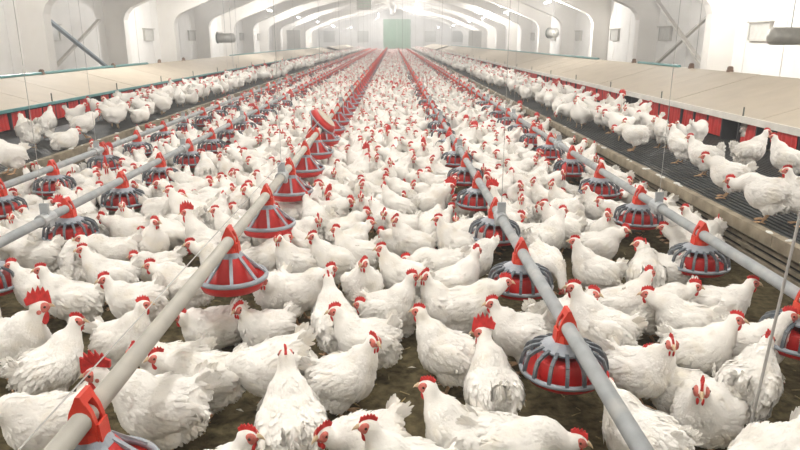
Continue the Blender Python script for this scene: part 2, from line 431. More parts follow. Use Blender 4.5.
# partition doors standing beyond the first nest rows
for x, y, lab in ((-8.9, 61.5, 'narrow grey partition door in the left aisle behind the nests'), (7.6, 63.5, 'narrow grey partition door in the right aisle behind the nests')):
    o = empty('partition_door', (x, y, 0)); tag(o, lab, 'door', 'aisle partition doors')
    MB().box(-.6, -.5, -.06, .06, 0, 2.35).box(.5, .6, -.06, .06, 0, 2.35).box(-.5, .5, -.06, .06, 2.25, 2.35).build('door_frame', M['fan_grey'], o)
    MB().box(-.5, .5, -.03, .03, 0.01, 2.25).build('leaf', M['window_grey'], o)
# small rusty pulley wheels on the roof tops
def pulley(x, y, z, lab):
    o = empty('roof_pulley', (x, y, z)); tag(o, lab, 'pulley', 'pulleys on the nest roof tops')
    MB().add(*(lambda m: (m.v, m.f))(MB().tube([(0, -.03, .03), (0, .03, .03)], .036, 12))).build('wheel', M['brown'], o)
    MB().box(-.04, .04, -.035, .035, -.03, .01).build('foot', M['brown'], o)
for i, y in enumerate([12.0, 15.1, 18.1, 20.2]): pulley(-6.2, y, .94, 'small brown pulley on the left nest roof top, %s' % near(i + 1))
for i, y in enumerate([12.0, 10.6, 14.9]): pulley(5.3, y, 1.04, 'small brown pulley on the right nest roof top, %s' % near(sorted([12.0, 10.6, 14.9]).index(y) + 1))
# ventilation fans in the aisles
def fan(x, y, z, r, l, rz, lab, ztop):
    o = empty('aisle_fan', (x, y, z), rz); tag(o, lab, 'fan', 'cylindrical fans in the aisles')
    sh = MB().lathe([(r*.96, -l/2), (r, -l/2), (r, l/2), (r*.96, l/2)], 24, closed=True).build('shell', M['fan_grey'], o, True); sh.rotation_euler = (0, PI/2, 0)
    cap = MB().lathe([(.001, -l/2 - r*.45), (r*.5, -l/2 - r*.38), (r*.85, -l/2 - r*.15), (r*.96, -l/2)], 24).build('end_cone', M['fan_grey'], o, True); cap.rotation_euler = (0, PI/2, 0)
    rg = MB().lathe([(r*1.02, l/2 - .08), (r*1.14, l/2 - .08), (r*1.14, l/2), (r*1.02, l/2)], 24, closed=True).build('ring', M['fan_dark'], o); rg.rotation_euler = (0, PI/2, 0)
    mb = MB()
    for k in range(6):
        a = k * PI / 3
        mb.bar((l*.38, 0, 0), (l*.38, math.cos(a)*r*.94, math.sin(a)*r*.94), .07, .015, up=(1, .4, 0))
    mb.build('blades', M['fan_dark'], o)
    MB().tube([(0, 0, r), (0, 0, ztop - z)], .012, 6).build('hanger', M['wire'], o)
fan(8.55, 14.7, 1.58, .185, .8, 0, 'grey cylindrical fan hanging by the right wall near a window', ceil_z(8.9))
fan(-8.9, 36.5, 1.6, .24, .9, PI, 'cylindrical fan hanging in the left aisle by a column', ceil_z(-8.9))
fan(8.3, 35.7, 1.85, .24, .5, 2.2, 'cylindrical fan hanging in the right aisle by a column', ceil_z(8.3))
# heater box under the roof
o = empty('heater_box', (-1.65, 40, 3.2)); tag(o, 'grey-green box hanging under the roof left of the gate', 'heater')
MB().box(-.42, .42, -.3, .3, 0, 1.1).build('body', M['fan_grey'], o)
MB().box(-.45, .45, -.33, .33, .82, .9).build('band', M['gate'], o)
for k in range(4): MB().bar((-.36, -.31, .15 + .15*k), (.36, -.31, .15 + .15*k), .02, .03).build('louvre', M['gate'], o)
for sx in (-.35, .35): MB().tube([(sx, 0, 1.1), (sx, 0, ceil_z(-2.1) - 3.15)], .012, 6).build('hanger', M['wire'], o)
# duct above the gate
o = MB().tube([(0, 70, 5.05), (0, 95.9, 5.05)], .35, 16).build('ridge_duct', M['ceiling'], smooth=True); tag(o, 'pale round duct under the ridge above the green gate', 'duct')

# ------------------------------------------------------------------ feeders
PR = .169
def pan_parts(kind):
    """meshes of one feeder pan; z=0 at the pipe axis"""
    P = []
    if kind == 'grill':
        zb = -.238
        bowl = [(.001, zb+.012), (.12, zb+.012), (PR-.02, zb+.02), (PR-.001, zb+.05), (PR-.006, zb+.052), (PR-.028, zb+.028), (.085, zb+.018), (.001, zb+.018)]
        rim = [(PR-.008, zb+.05), (PR+.006, zb+.046), (PR+.009, zb+.056), (PR+.003, zb+.066), (PR-.008, zb+.062)]
        drum = [(.098, zb+.02), (.104, zb+.04), (.106, zb+.1), (.1, zb+.108), (.06, zb+.112)]
        cap = [(.03, zb+.18), (.052, zb+.177), (.075, zb+.166), (.1, zb+.152), (.098, zb+.144), (.072, zb+.156), (.045, zb+.168), (.03, zb+.17)]
        nr = 16
        def rib(a):
            m = MB(); c, s_ = math.cos(a), math.sin(a)
            pts = [(.09, zb+.154), (PR-.043, zb+.143), (PR-.016, zb+.126), (PR-.006, zb+.1), (PR, zb+.06)]
            for (r0, z0), (r1, z1) in zip(pts, pts[1:]):
                m.bar((c*r0, s_*r0, z0), (c*r1, s_*r1, z1), .014, .012)
            return m
    else:
        zb = -.238
        bowl = [(.001, zb-.012), (.11, zb-.012), (PR-.022, zb), (PR, zb+.05), (PR-.006, zb+.052), (PR-.028, zb+.012), (.085, zb+.0), (.001, zb+.0)]
        rim = [(PR-.01, zb+.05), (PR+.006, zb+.046), (PR+.009, zb+.056), (PR+.003, zb+.07), (PR-.01, zb+.066)]
        drum = [(.128, zb+.02), (.128, zb+.055), (.1, zb+.1), (.07, zb+.15), (.045, zb+.175)]
        cap = [(.03, zb+.185), (.048, zb+.183), (.062, zb+.16), (.058, zb+.152), (.04, zb+.17), (.03, zb+.175)]
        nr = 8
        def rib(a):
            m = MB(); c, s_ = math.cos(a), math.sin(a)
            m.bar((c*.055, s_*.055, zb+.165), (c*(PR-.004), s_*(PR-.004), zb+.062), .016, .008)
            return m
    # red saddle that clasps the pipe, pointed on top; pipe runs along y
    col = MB()
    # two peaked straps standing over the pipe, tied at the peak
    for ya, yb in ((-.03, -.014), (.014, .03)):
        col.prism([(-.04, -.06), (-.036, -.005), (-.028, .026), (-.006, .07), (.006, .07), (.028, .026), (.036, -.005), (.04, -.06)], 'y', ya, yb)
    col.prism([(-.006, .072), (.006, .072), (.016, .048), (-.016, .048)], 'y', -.032, .032)
    for s in (-1, 1): col.prism([(s*.043, -.01), (s*.047, -.06), (s*.036, -.06), (s*.036, -.01)], 'y', -.026, .026)
    tower = MB().lathe([(.03, -.028), (.043, -.034), (.046, -.06), (.05, -.08)], 16)
    col.add(tower.v, tower.f)
    fun = MB().lathe([(.05, zb+.165), (.053, -.075), (.03, -.07)], 14); col.add(fun.v, fun.f)
    return bowl, rim, drum, cap, nr, rib, col
PAN = {}
for kind in ('grill', 'cone'):
    bowl, rim, drum, cap, nr, rib, col = pan_parts(kind)
    d = {}
    d['bowl'] = MB().lathe(bowl, 32).mesh('bowl', M['red'], True)
    d['rim'] = MB().lathe(rim, 32, closed=True).mesh('rim', M['rim_grey'], True)
    d['drum'] = MB().lathe(drum, 24).mesh('drum', M['red'], True)
    d['cap'] = MB().lathe(cap, 20, closed=True).mesh('cap', M['rim_grey'], False)
    d['collar'] = col.mesh('collar', M['red_cap'])
    d['rib'] = rib(0).mesh('rib', M['grey_plastic' if kind == 'grill' else 'rim_grey'])
    d['nr'] = nr
    gm = MB()
    for k in range(nr): q = rib(2*PI*k/nr); gm.add(q.v, q.f)
    d['grill'] = gm.mesh('grill', M['grey_plastic' if kind == 'grill' else 'rim_grey'])
    # single small mesh for distant pans
    lo = MB(); idx = []
    def addm(m, k_):
        a = len(lo.f); lo.add(m.v, m.f); idx.extend([k_] * (len(lo.f) - a))
    addm(MB().lathe(bowl[1:5], 12), 0); addm(MB().lathe([(PR-.01, rim[1][1]), (PR+.008, rim[1][1]), (PR+.008, rim[3][1])], 12), 1)
    addm(MB().lathe(drum, 10), 0)
    for k in range(0, nr, 2): addm(rib(2*PI*k/nr), 2)
    addm(MB().lathe([(.055, -.08), (.045, .03), (.01, .08)], 8), 3)
    d['lo'] = (lo.v, lo.f, idx)
    me = lo.mesh('feeder_pan', None, fix=False)
    for mm in (M['red'], M['rim_grey'], M['grey_plastic'], M['red_cap']): me.materials.append(mm)
    me.polygons.foreach_set('material_index', idx); d['lome'] = me
    PAN[kind] = d
PAN_XY = []   # for keeping birds off the pans
def pan(kind, x, y, z, label, group, detail, tilt=None, rz=0.0):
    d = PAN[kind]
    if detail == 0:
        o = link('feeder_pan', d['lome']); o.location = (x, y, z); o.rotation_euler = (0, 0, rz)
    else:
        o = empty('feeder_pan', (x, y, z))
        for nm in ('bowl', 'rim', 'drum', 'cap', 'collar'):
            link(nm, d[nm], o)
        if detail == 2:
            for k in range(d['nr']):
                q = link('rib', d['rib'], o); q.rotation_euler = (0, 0, 2*PI*k/d['nr'] + rz)
        else:
            q = link('grill', d['grill'], o); q.rotation_euler = (0, 0, rz)
    if tilt: o.rotation_euler = tilt
    tag(o, label, 'feeder', group); PAN_XY.append((x, y))
    return o
# x, pipe height, kind, first pan distances, phrase
def dist(zc, H): return (zc - H * math.sin(PITCH)) / math.cos(PITCH)
K = 1.08 / 1.17; KM = .94
LINES = [
    ('raised line left of centre', -.85 * KM, .56, 'cone', [dist(q * KM, .94) for q in (1.83, 3.43, 4.42, 5.4)], .98 * KM, M['galv_dusty']),
    ('line right of centre', .735 * K, .42, 'grill', [dist(q * K, 1.08) for q in (1.0, 2.80, 3.78, 4.75)], 1.0 * K, M['galv']),
    ('far right line', 1.93 * K, .42, 'grill', [dist(q * K, 1.08) for q in (2.02, 3.06, 4.12, 5.14)], 1.02 * K, M['galv']),
    ('inner left line', -2.36 * K, .42, 'grill', [dist(q * K, 1.08) for q in (2.8, 3.82, 4.8, 5.75)], .98 * K, M['galv']),
    ('outer left line', -3.24 * K, .42, 'grill', [dist(q * K, 1.08) for q in (4.5, 5.45, 6.3, 7.4)], 1.0 * K, M['galv']),
]
COUPLE = [[4.95, 7.9], [4.35, 7.3], [4.65, 7.65], [4.35, 7.4], [7.2, 10.3]]
pans = []
for li, (nm, x, z, kind, first, sp, pm) in enumerate(LINES):
    ln = empty('feeder_line', (x, 0, z)); tag(ln, 'long grey steel feeder pipe of the ' + nm, 'feeder pipe', 'feeder pipes')
    y = .2 if li else .4
    MB().tube([(0, y, 0), (0, 93, 0)], .0285, 14).build('pipe', pm, ln, True)
    if li == 0: MB().tube([(0, y, .1), (0, 60, .1)], .0022, 5).build('wire', M['wire'], ln)
    cy = [q * (KM if li == 0 else K) for q in COUPLE[li] + [COUPLE[li][-1] + 3 * k for k in range(1, 12)]]
    cme = MB().tube([(0, -.07, 0), (0, .07, 0)], .04, 12)
    cme.box(-.026, .026, -.01, .01, -.02, .1).box(-.038, .038, -.03, .03, -.045, .0)
    cme = cme.mesh('coupler', M['galv'])
    hme = MB().tube([(0, 0, .1), (0, 0, ceil_z(x) - z)], .002, 5).mesh('hanger_wire', M['wire'])
    for k, yy in enumerate(cy):
        c = link('coupler', cme, ln); c.location = (0, yy, 0)
        if k % 2 == 0 or li == 0:
            hw = link('hanger_wire', hme, c)
    ys = list(first)
    while ys[-1] < 91: ys.append(ys[-1] + sp)
    for y in ys: pans.append((y, li))
pans.sort()
cnt = [0] * 5; far = []
for i, (y, li) in enumerate(pans):
    nm, x, z, kind, first, sp, pm = LINES[li]; cnt[li] += 1
    if i < 300:
        desc = 'red cone-topped feeder pan' if kind == 'cone' else 'red feeder pan with dark ribbed grill'
        pan(kind, x, y, z, '%s on the %s, %s' % (desc, nm, near(cnt[li])), 'feeder pans', 2 if y < 6.3 else (1 if y < 14 else 0), rz=.22)
    else: far.append((kind, x, y, z))
# one pan flipped up on edge on the raised line
nf = Vector((.70, -.08, .70)).normalized(); cf = Vector((-.755, 7.285, .66))
o = pan('cone', *(cf - nf * .22), 'feeder pan tipped over on the raised line, pale underside showing', 'feeder pans', 2, tilt=Vector((0, 0, 1)).rotation_difference(-nf).to_euler())
MB().lathe([(.001, -.2535), (.11, -.2535), (.125, -.25)], 28).build('pale_underside', M['roof_panel'], o)
mb = MB(); mi = []
for kind, x, y, z in far:
    v, f, idx = PAN[kind]['lo']; mb.add([(a + x, b + y, c + z) for a, b, c in v], f); mi += idx
me = mb.mesh('feeder_pan_rows', None, fix=False)
for mm in (M['red'], M['rim_grey'], M['grey_plastic'], M['red_cap']): me.materials.append(mm)
me.polygons.foreach_set('material_index', mi)
o = link('feeder_pan_rows', me); tag(o, 'rows of red feeder pans dwindling towards the far green gate', 'feeder', kind='stuff')
# winch cables
def on_y(px, py, y):
    d = CR @ Vector(((px - 400) / F, (225 - py) / F, -1)); t = y / d.y
    return Vector((d.x * t, y, CAMH + d.z * t))
q0 = on_y(745, 450, 2.1); q1 = on_y(800, 215, 2.1); dq = (q1 - q0)
cb = MB().tube([q0 - dq * (q0.z - .02) / dq.z, q0, q1, q1 + dq * (4.0 - q1.z) / dq.z], .005, 6).build('winch_cable', M['wire'])
tag(cb, 'slack grey winch cable slanting past the far right feeder line', 'cable')
for i, (px, y, xx) in enumerate(((402, 30, .42), (242, 20, -4.7), (686, 15, 6.7))):
    zt = ceil_z(xx); zb_ = .45 if i == 0 else (.72 if i == 1 else 1.1)
    c_ = MB().tube([(xx, y, zb_), (xx, y, zt)], .008, 5).build('hanging_cord', M['wire'])
    tag(c_, ['thin dark cord hanging above the middle of the flock', 'thin cord hanging in front of the left nest roof', 'thin cord hanging in front of the right cross braces'][i], 'cord', 'hanging cords')

# ------------------------------------------------------------------ hens
def bez(p0, p1, p2, p3, n):
    out = []
    for i in range(n + 1):
        t = i / n; a = (1-t)**3; b = 3*t*(1-t)**2; c = 3*t*t*(1-t); d = t**3
        out.append(tuple(a*p0[k] + b*p1[k] + c*p2[k] + d*p3[k] for k in range(3)))
    return out
def cr(vals, n):
    """catmull-rom resample of rows"""
    A = np.array(vals, float); m = len(A); out = []
    for i in range(m - 1):
        p0, p1, p2, p3 = A[max(i-1, 0)], A[i], A[i+1], A[min(i+2, m-1)]
        for k in range(n):
            t = k / n
            out.append(.5*((2*p1) + (-p0+p2)*t + (2*p0-5*p1+4*p2-p3)*t*t + (-p0+3*p1-3*p2+p3)*t**3))
    out.append(A[-1]); return np.array(out)

def make_pose(seed, pitch=14, head=(.15, 0, .43), hyaw=0, hpitch=0, sit=False, tail=45, neck_r=1.0, male=False, fluff=1.0, lean=.5):
    rs = np.random.RandomState(seed)
    dz = -.105 if sit else 0
    RP = Matrix.Rotation(-R(pitch), 3, 'Y'); C0 = Vector((0, 0, .215 + dz))
    def T(p): return C0 + RP @ Vector(p)
    BX = .87
    mb = MB()
    # torso (local: x forward, z up about the body centre)
    tor = cr([(-.205, .045, .004, .004), (-.185, .042, .035, .035), (-.135, .022, .075, .075), (-.07, .004, .102, .098), (.0, -.006, .112, .106),
              (.065, -.004, .108, .108), (.12, .012, .088, .095), (.158, .03, .055, .066), (.178, .04, .006, .008)], 3)
    mb.loft([(T((x * BX, 0, z)), RP @ Vector((0, max(a*1.06, .003), 0)), RP @ Vector((0, 0, max(b*1.06, .003)))) for x, z, a, b in tor], 22)
    # wings folded at the sides
    for s in (-1, 1):
        Mx = RP @ Matrix.Rotation(R(12), 3, 'Y') @ Matrix.Rotation(R(-5*s), 3, 'Z')
        mb.ell(T((-.012, .09*s, .012)), (.11, .036, .07), Mx)
        mb.ell(T((-.1, .07*s, .0)), (.075, .022, .036), RP @ Matrix.Rotation(R(4), 3, 'Y') @ Matrix.Rotation(R(8*s), 3, 'Z'))
    # thighs and belly fluff
    if not sit:
        for s in (-1, 1): mb.ell((-.02, .055*s, .135), (.06, .048, .07))
    mb.ell(T((-.095, 0, -.05)), (.08*fluff, .088*fluff, .078*fluff))
    if sit: mb.ell((-.02, 0, .075), (.16, .118, .075))
    # tail coverts
    ta = R(tail + 8); td = Vector((-math.cos(ta), 0, math.sin(ta)))
    tb_ = T((-.122, 0, .05))
    tl = .13 if male else .105
    rings = []
    for t in (0, .25, .5, .75, 1):
        c = tb_ + td * (tl * t - .02)
        u = Vector((0, 1, 0)) * (.052 * (1 - t) ** .8 + .006); v_ = td.cross(Vector((0, 1, 0))) * (.062 * (1 - .6*t))
        rings.append((c, u, v_))
    mb.loft(rings, 12)
    # neck
    H = Vector(head) + Vector((0, 0, dz))
    B0 = T((.075, 0, .035))
    low = H.z < B0.z
    up = Vector((.05, 0, .09)) if not low else Vector((.09, 0, .03))
    hd = Vector((math.cos(R(hyaw)), math.sin(R(hyaw)), 0))
    pts = bez(B0, B0 + up, H - Vector((lean*.05, 0, .075)) if not low else H + Vector((-.03, 0, .09)), H, 9)
    rad = [.082, .08, .074, .066, .057, .048, .041, .036, .033, .031]
    rad = [r_ * neck_r * (1.08 if male else 1) for r_ in rad[:8]] + rad[8:]
    mb.tube(pts, rad, 16)
    hs = 1.12 if male else 1.0
    HM = Matrix.Rotation(R(hyaw), 3, 'Z') @ Matrix.Rotation(R(hpitch), 3, 'Y') @ Matrix.Scale(hs, 3)
    def HT(p): return H + HM @ Vector(p)
    mb.ell(HT((0.004, 0, .0)), (.04, .0265, .0285), HM)
    ob = link('tmp', mb.mesh('tmp'))
    m = ob.modifiers.new('r', 'REMESH'); m.mode = 'VOXEL'; m.voxel_size = .0085
    m = ob.modifiers.new('s', 'SMOOTH'); m.factor = .5; m.iterations = 5
    dg = bpy.context.evaluated_depsgraph_get(); dg.update()
    body = bpy.data.meshes.new_from_object(ob.evaluated_get(dg))
    m2 = ob.modifiers.new('d', 'DECIMATE'); m2.ratio = 520 / max(1, len(body.polygons) * 2)
    dg = bpy.context.evaluated_depsgraph_get(); dg.update()
    mid = bpy.data.meshes.new_from_object(ob.evaluated_get(dg))
    m2.ratio = 150 / max(1, len(body.polygons) * 2)
    dg = bpy.context.evaluated_depsgraph_get(); dg.update()
    lo = bpy.data.meshes.new_from_object(ob.evaluated_get(dg))
    bpy.data.objects.remove(ob)
    # lumpy plumage on the rear half, finer on the front
    n = len(body.vertices); co = np.empty(n*3); body.vertices.foreach_get('co', co); co = co.reshape(-1, 3)
    no = np.empty(n*3); body.vertices.foreach_get('normal', no); no = no.reshape(-1, 3)
    ph = rs.rand(3, 3) * 6.28
    nz = np.zeros(n)
    for k, (fq, am) in enumerate(((34, .0035), (61, .0024), (110, .0013))):
        nz += am * np.sin(co[:, 0]*fq + ph[k, 0]) * np.sin(co[:, 1]*fq*1.1 + ph[k, 1]) * np.sin(co[:, 2]*fq*.9 + ph[k, 2])
    hdist = np.linalg.norm(co - np.array(H), axis=1)
    wgt = np.clip((hdist - .06) / .12, 0, 1)
    co2 = co + no * (nz * wgt)[:, None]
    # overlapping feathers
    body.calc_loop_triangles(); pc = np.empty(len(body.polygons)*3); body.polygons.foreach_get('center', pc); pc = pc.reshape(-1, 3)
    pn = np.empty(len(body.polygons)*3); body.polygons.foreach_get('normal', pn); pn = pn.reshape(-1, 3)
    ar = np.empty(len(body.polygons)); body.polygons.foreach_get('area', ar)
    NF = 1000
    sel = rs.choice(len(ar), NF, p=ar/ar.sum())
    V = list(map(tuple, co2)); Fc = [tuple(p.vertices) for p in body.polygons]
    flow_b = np.array(RP @ Vector((-1, 0, -.12)))
    npts = np.array(pts)
    for i in sel:
        p = pc[i]; nn = pn[i]
        hd_ = np.linalg.norm(p - np.array(H))
        if hd_ < .055: continue
        dn = np.linalg.norm(npts - p, axis=1); j = int(np.argmin(dn))
        isneck = dn[j] < rad[j] * 1.25 and j >= 2
        loc = np.array(RP.inverted() @ (Vector(p) - C0))
        if isneck:
            dd = npts[max(j-1, 0)] - npts[min(j+1, 9)]; L_ = .026; W_ = .006; lift = .0016
        elif loc[0] < -.075 and loc[2] < .03:
            dd = np.array((-.5, 0, -.8)) + rs.randn(3)*.35; L_ = .034; W_ = .0075; lift = .008
        elif abs(loc[1]) > .07 and loc[2] > -.06:
            dd = flow_b + np.array((0, 0, -.12)) + rs.randn(3)*.07; L_ = .046; W_ = .0095; lift = .003
        elif loc[0] > .06:
            dd = np.array((-.35, 0, -.9)) + rs.randn(3)*.1; L_ = .022; W_ = .007; lift = .0015
        else:
            dd = flow_b + rs.randn(3)*.16; L_ = .034; W_ = .0085; lift = .004
        dd = dd - nn*np.dot(dd, nn); q = np.linalg.norm(dd)
        if q < 1e-4: continue
        dd /= q; sd = np.cross(nn, dd); L_ *= .75 + .5*rs.rand(); lf = lift*(.3 + 1.2*rs.rand())
        b = len(V)
        V += [tuple(p - nn*.004), tuple(p + dd*L_*.45 + sd*W_ + nn*(lf*.35 - .001)), tuple(p + dd*L_*.45 - sd*W_ + nn*(lf*.35 - .001)),
              tuple(p + dd*L_*.45 + nn*(lf*.55 + .0015)), tuple(p + dd*L_*.85 + sd*W_*.7 + nn*lf*.7), tuple(p + dd*L_*.85 - sd*W_*.7 + nn*lf*.7), tuple(p + dd*L_ + nn*lf)]
        Fc += [(b, b+3, b+1), (b, b+2, b+3), (b+1, b+3, b+6, b+4), (b+3, b+2, b+5, b+6)]
    bm_ = bpy.data.meshes.new('body'); bm_.from_pydata(V, [], Fc); bm_.polygons.foreach_set('use_smooth', [True]*len(Fc))
    out = {'body': bm_}
    # tail feathers: a tent of stiff blades
    tm = MB(); nt = 9; side = Vector((0, 1, 0))
    for s in (-1, 1):
        for k in range(nt):
            a = ta + R(-16 + 40 * k / (nt - 1)) + rs.randn()*.05
            d = Vector((-math.cos(a), 0, math.sin(a))); nrm = Vector((math.sin(a), 0, math.cos(a)))
            L_ = (.108 + .026*math.sin(k/(nt-1)*PI)) * (1.08 if male else .92) * (.92 + .16*rs.rand()); W_ = .0125
            base = tb_ + side*s*.012
            sp = side * s * (.018 + .01*(nt-1-k)/nt)
            ctr = lambda t: base + d*L_*t + sp*t*1.2 + Vector((0, 0, -.02*t*t))
            v = []
            for t, wq in ((.15, .5), (.5, 1.0), (.8, .95), (.95, .5), (1.0, .1)):
                c = ctr(t); v += [c + nrm*W_*wq, c + side*s*.004, c - nrm*W_*wq]
            f = []
            for q in range(4):
                b = q*3; f += [(b, b+3, b+4, b+1), (b+1, b+4, b+5, b+2)]
            tm.add(v, f)
    out['tail'] = tm.mesh('tail', None, True, fix=False)
    # head parts
    f = MB()
    for s in (-1, 1):
        f.ell(HT((.016, .0165*s, .0)), (.0225, .0115, .021), HM); f.ell(HT((-.004, .019*s, -.014)), (.010, .008, .012), HM)
    f.ell(HT((.03, 0, -.004)), (.014, .0145, .0145), HM)
    out['face'] = f.mesh('face', None, True)
    cs = 1.7 if male else (.68 + .22*rs.rand())
    prof = [(-.030, .016), (-.036, .030), (-.028, .036), (-.024, .050), (-.017, .040), (-.011, .058), (-.004, .044), (.003, .060), (.010, .045), (.017, .056), (.023, .042), (.031, .046), (.036, .030), (.040, .014), (.036, .008), (.0, .022)]
    prof = [(x*(1 + (cs-1)*.45) + (-.004 if male else 0), .018 + (z-.018)*cs) for x, z in prof]
    nP = len(prof); lop = R(rs.uniform(-14, 14))
    th = .0065*(1.3 if male else 1)
    vv = []
    for s in (-1, 1):
        for x, z in prof:
            wob = .002*math.sin(x*160)
            k = th*.5*max(.45, 1.5 - (z-.018)/(.045*cs))
            vv.append(HT((x, s*k + wob + math.tan(lop)*(z-.02), z)))
    # inner ridge points to give thickness
    cx = [(HT((0, s*th*.75, .028))) for s in (-1, 1)]
    vv += cx; i0 = 2*nP
    fs = []
    for k in range(nP):
        k2 = (k+1) % nP
        fs += [(i0, k2, k), (i0+1, nP+k, nP+k2), (k, k2, nP+k2, nP+k)]
    out['comb'] = MB().add(vv, fs).mesh('comb', None, False)
    ws = 1.7 if male else 1.0
    wm = MB().ell(HT((.022, .009, -.026 - .010*ws)), (.011*ws**.6, .0055, .018*ws), HM); out['wattle_l'] = wm.mesh('wattle', None, True)
    wm = MB().ell(HT((.022, -.009, -.026 - .010*ws)), (.011*ws**.6, .0055, .018*ws), HM); out['wattle_r'] = wm.mesh('wattle', None, True)
    bk = MB(); bp = [(.034, 0, .003, .0125), (.045, 0, .002, .0095), (.056, 0, -.003, .005), (.064, 0, -.010, .0012)]
    bk.loft([(HT((x, 0, z)), HM @ Vector((0, r_*.8, 0)), HM @ Vector((0, 0, r_))) for x, _, z, r_ in bp], 8)
    out['beak'] = bk.mesh('beak', None, True)
    for s, k in ((1, 'eye_l'), (-1, 'eye_r')):
        out[k] = MB().ell(HT((.015, .0275*s, .005)), (.0052, .0035, .0052), HM, 8, 6).mesh('eye', None, True)
    # legs
    for s, k in ((1, 'leg_l'), (-1, 'leg_r')):
        lg = MB()
        if not sit:
            fx = rs.uniform(-.015, .02)
            a = (-.015, .05*s, .11); kn = (-.03 + fx*.3, .052*s, .065); an = (.0 + fx, .055*s, .012)
            lg.tube([a, kn, an], [.011, .0085, .0078], 8)
            for ang in (-26, 0, 26):
                e = (an[0] + .062*math.cos(R(ang)), an[1] + .062*math.sin(R(ang)), .005)
                lg.tube([(an[0], an[1], .012), ((an[0]+e[0])/2, (an[1]+e[1])/2, .011), e], [.0065, .0055, .0025], 6)
            lg.tube([(an[0], an[1], .012), (an[0]-.026, an[1], .004)], [.006, .002], 6)
        else:
            for ang in (-22, 0, 22):
                x0 = .06; e = (x0 + .06*math.cos(R(ang)), .05*s + .06*math.sin(R(ang)), .004)
                lg.tube([(x0, .05*s, .01), e], [.0065, .0025], 6)
        out[k] = lg.mesh('leg', None, True)
    MT = {'body': 'feather', 'tail': 'feather', 'face': 'face', 'comb': 'comb', 'wattle_l': 'comb', 'wattle_r': 'comb', 'beak': 'beak', 'eye_l': 'eye', 'eye_r': 'eye', 'leg_l': 'leg', 'leg_r': 'leg'}
    for k, me in out.items(): me.materials.append(M[MT[k]])
    # joined light versions for the flock behind: (verts, faces, material index)
    def joined(bmesh_, full):
        v = [tuple(q.co) for q in bmesh_.vertices]; f_ = [tuple(p.vertices) for p in bmesh_.polygons]; mi = [0]*len(f_)
        def put(mm, k):
            b = len(v); v.extend(tuple(q.co) for q in mm.vertices); a = len(f_); f_.extend(tuple(i + b for i in p.vertices) for p in mm.polygons); mi.extend([k]*(len(f_)-a))
        t2 = MB()
        for s in (-1, 1):
            tip = tb_ + td*.13 + side*s*.02
            n2 = td.cross(side)*.035
            t2.add([tb_ + n2*.5, tip + n2, tip + td*.02, tip - n2, tb_ - n2*.5], [(0, 1, 2, 3, 4)])
        put(t2.mesh('t', fix=False), 0)
        # red head: face ball, comb slab, wattle
        q = MB().ell(HT((.016, 0, -.002)), (.026, .029, .022), HM, 8 if full else 5, 5 if full else 3); put(q.mesh('q'), 1)
        if full: put(out['comb'], 2)
        else:
            q = MB().add([HT(p) for p in ((-.034, 0, .016), (-.03, 0, .045*cs), (.005, 0, .056*cs), (.03, 0, .042*cs), (.04, 0, .012), (0, .007, .025), (0, -.007, .025))],
                         [(0, 1, 5), (1, 2, 5), (2, 3, 5), (3, 4, 5), (1, 0, 6), (2, 1, 6), (3, 2, 6), (4, 3, 6)]); put(q.mesh('q', fix=False), 2)
        q = MB().ell(HT((.022, 0, -.034)), (.012, .012, .02), HM, 6 if full else 4, 4 if full else 3); put(q.mesh('q'), 2)
        if full:
            put(out['beak'], 3)
            if not sit:
                for s in (-1, 1): put(MB().tube([(-.015, .05*s, .11), (0, .055*s, .0)], .008, 4).mesh('l'), 3)
        return np.array(v, float), f_, mi
    out['_mid'] = joined(mid, True); out['_lo'] = joined(lo, False); out['_sit'] = sit
    return out

POSES = {
    'A0': make_pose(1, 18, (.135, 0, .415), 0, 5),
    'AL': make_pose(2, 20, (.125, .012, .415), 45, 4, tail=40),
    'AR': make_pose(3, 16, (.135, -.012, .41), -45, 6, tail=50),
    'AT': make_pose(4, 4, (.15, 0, .385), 12, 8, tail=66, fluff=1.1),
    'M0': make_pose(5, 8, (.195, 0, .355), 0, 8, tail=42),
    'ML': make_pose(6, 10, (.18, .02, .36), 50, 6, tail=48),
    'MR': make_pose(7, 6, (.18, -.02, .355), -50, 6, tail=38),
    'F0': make_pose(8, 0, (.235, 0, .275), -10, 14, tail=35, neck_r=.95),
    'P0': make_pose(9, -14, (.25, 0, .13), 10, 50, tail=42, neck_r=.9),
    'S0': make_pose(10, 6, (.15, 0, .385), 20, 6, sit=True, tail=45),
    'S1': make_pose(11, 2, (.155, 0, .335), -40, 8, sit=True, tail=35, neck_r=1.05),
    'X0': make_pose(12, 20, (.135, 0, .45), 15, 6, tail=48, male=True),
    'X2': make_pose(14, 12, (.165, .02, .41), 72, 6, tail=45, male=True),
    'X1': make_pose(13, 10, (.19, 0, .385), -20, 8, tail=45, male=True),
}
CENTRE = {k: (.1 if v['_sit'] else .2) for k, v in POSES.items()}
HS = .88
HENS = []     # x, y, z, heading, pose, scale, label, dirty
def near_hens(x, y, th, circles, lim):
    return None
GRID = {}
def circ(x, y, th, s):
    c, q = math.cos(th), math.sin(th)
    return ((x + .065*s*c, y + .065*s*q), (x - .085*s*c, y - .085*s*q))
def overlap(x, y, th, s=1, rad=.2):
    worst = 9
    for cx, cy in circ(x, y, th, s):
        gx, gy = int(cx // .3), int(cy // .3)
        for i in (-1, 0, 1):
            for j in (-1, 0, 1):
                for ox, oy in GRID.get((gx+i, gy+j), ()):
                    worst = min(worst, math.hypot(ox-cx, oy-cy))
    return worst
def occupy(x, y, th, s=1):
    for cx, cy in circ(x, y, th, s): GRID.setdefault((int(cx // .3), int(cy // .3)), []).append((cx, cy))
